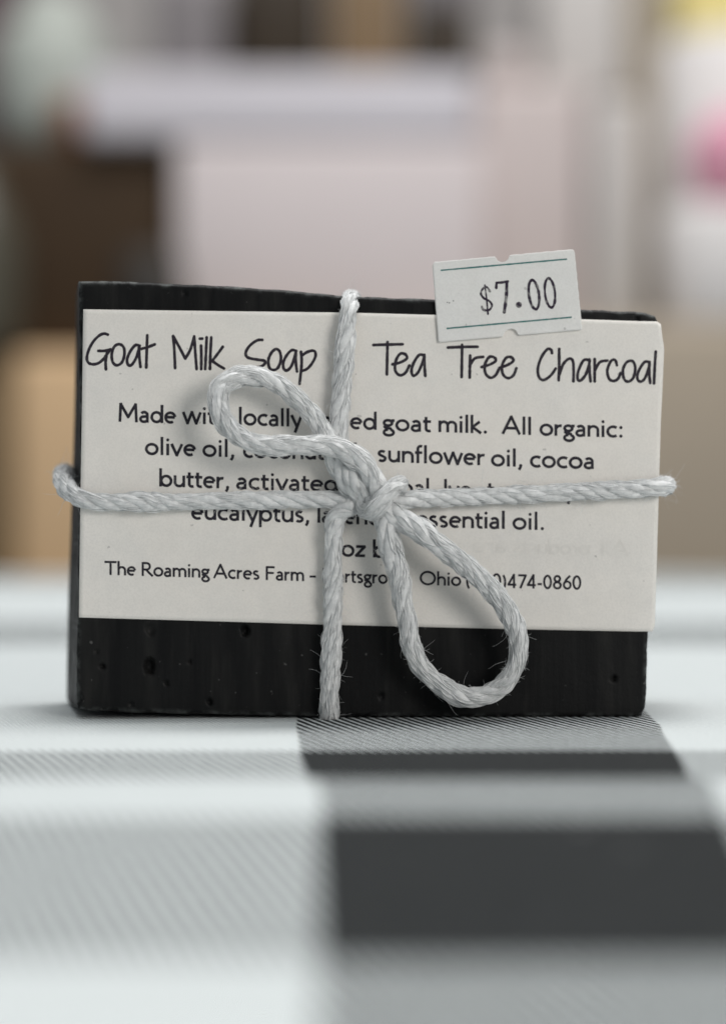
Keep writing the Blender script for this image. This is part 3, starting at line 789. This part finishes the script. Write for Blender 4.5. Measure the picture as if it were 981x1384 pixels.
# on the crate, left
x = at(82, 150, 0.96)
lathe('wrapped_jar', [(0.018, 0), (0.026, 0.004), (0.029, 0.02), (0.029, 0.05), (0.025, 0.062), (0.017, 0.067), (0.017, 0.078), (0.010, 0.081)], (at(72, 150, 0.98)[0], 0.98 * KB - 0.3, topC), mint)
tag(bpy.data.objects['wrapped_jar'], 'pale green rounded jar on the dark crate at upper left', 'jar')
tag(rbox('plum_box', -160, -90, 10, 190, 1.0, 0.06, plum, bottom=topC), 'dull plum box behind the pale green jar at top left', 'box', BOXES)
lathe('clay_cup', [(0.004, 0), (0.0065, 0.002), (0.008, 0.012), (0.009, 0.019), (0.0085, 0.0215)], (at(98, 150, 0.94)[0], 0.948 * KB - 0.3, topC), rust)
tag(bpy.data.objects['clay_cup'], 'small rust orange cup at the left end of the white flat box', 'cup')
lathe('olive_bottle', [(0.016, 0), (0.020, 0.003), (0.021, 0.015), (0.021, 0.05), (0.014, 0.068), (0.009, 0.075), (0.009, 0.084), (0.006, 0.086)], (at(-30, 150, 0.915)[0], 0.912 * KB - 0.3, topL), plain('olive_grey_glass', (0.075, 0.070, 0.052), 0.4, 0.2, 20))
tag(bpy.data.objects['olive_bottle'], 'olive grey bottle in front of the dark crate at left edge', 'bottle')
lathe('grey_pot', [(0.010, 0), (0.013, 0.003), (0.0145, 0.02), (0.0145, 0.040), (0.012, 0.046)], (at(203, 150, 0.905)[0], 0.910 * KB - 0.3, topL), plain('grey_brown_clay', (0.045, 0.040, 0.035), 0.6, 0.15, 20))
tag(bpy.data.objects['grey_pot'], 'small grey brown pot between dark crate and pink box', 'pot')
# on the wide flat box
for nm, a, b, t_, m_, lb, ct in (('tin_box', 208, 306, -40, greyc, 'grey upright box on the left of the wide flat box', 'box'),
                           ('soap_carton', 314, 438, -60, dkbr, 'dark brown box beside the grey upright box', 'box'),
                           ('soap_carton', 446, 546, -50, midb, 'mid brown box between two dark boxes at the top', 'box'),
                           ('soap_carton', 553, 642, 14, dkbr, 'blackish brown low box next to the mid brown box', 'box')):
    tag(rbox(nm, a, t_, b, 96, 0.945, 0.08, m_, bottom=topF), lb, ct, BOXES)
tag(rbox('tin_box', 556, -60, 646, 12, 0.95, 0.07, greyc, bottom=at(0, 14, 0.945)[2] + 0.0005), 'grey box on top of the blackish brown low box', 'box', BOXES)
tag(rbox('gift_box', 655, 60, 716, 112, 0.97, 0.08, taupe, bottom=topT), 'small taupe box on the tall taupe box', 'box', BOXES)
# right-hand side
tag(rbox('gift_box', 728, -60, 846, 118, 0.99, 0.10, cream, bottom=topT), 'cream box standing above the tall taupe box', 'box', BOXES)
tag(rbox('gift_box', 800, 130, 868, 440, 0.955, 0.12, cream, bottom=topR), 'narrow cream box beside the wooden post', 'box', BOXES)
tag(rbox('wooden_post', 850, -120, 892, 440, 1.11, 0.04, wood, bev=0.003, bottom=topR), 'beige wooden post right of the narrow cream box', 'post')
cx = at(975, 200, 1.0)
zt = at(0, 60, 1.0)[2] - topR
lathe('paper_canister', [(0.034, 0), (0.036, 0.003), (0.036, zt / KB - 0.004), (0.033, zt / KB)], (at(985, 200, 1.0)[0], 1.0 * KB - 0.3, topR), whit)
tag(bpy.data.objects['paper_canister'], 'tall white round canister behind the pink tissue ball', 'canister')
tag(rbox('yellow_box', 915, -60, 1040, 56, 0.985, 0.05, yell, bottom=topR + zt + 0.0005), 'pale yellow box on top of the white canister', 'box', BOXES)
# tissue ball: faceted, crumpled
def ball(name, c, r, mat):
    V = []; Fc = []; nu, nv = 28, 18
    for j in range(nv + 1):
        for i in range(nu):
            a = 2 * math.pi * i / nu; b = math.pi * j / nv
            d = np.array([math.sin(b) * math.cos(a), math.sin(b) * math.sin(a), math.cos(b)])
            V.append(d * r * (1 + 0.10 * mnoise.noise(tuple(d * 4))))
    for j in range(nv):
        for i in range(nu):
            q = j * nu + i; p_ = j * nu + (i + 1) % nu; Fc.append((q, q + nu, p_ + nu, p_))
    o = mesh_obj(name, V, Fc, mat); o.location = c; return o
ztop = SH - 0.0005; yp = HY + (CAMZ - ztop) * FPX / (0.88 * KB)
tag(rbox('shelf_board', -700, yp, 1700, yp + 30, 0.88, 0.36, wood, bev=0.002), 'beige wooden shelf board under the two cartons', 'shelf')
# backdrop wall behind everything
wl = rbox('wall', -1400, -1400, 2400, 900, 1.60, 0.05, plain('pale_wall_paint', (0.42, 0.40, 0.39), 0.8, 0.06, 6), bev=0.002, bottom=-0.6)
tag(wl, 'pale grey wall closing the view behind the boxes', 'wall')
zs = at(0, 285, 0.93)[2] - topR
lathe('paper_tub', [(0.026, 0), (0.0275, 0.003), (0.0285, zs / KB - 0.004), (0.026, zs / KB)], (at(972, 228, 0.93)[0], 0.932 * KB - 0.3, topR), whit)
tag(bpy.data.objects['paper_tub'], 'short white tub under the pink tissue ball', 'tub')
tag(ball('tissue_ball', (at(1000, 228, 0.93)[0], 0.932 * KB - 0.3, topR + zs + 0.0235 * KB), 0.024 * KB, pink), 'pink ball of tissue on the short white tub', 'tissue ball')
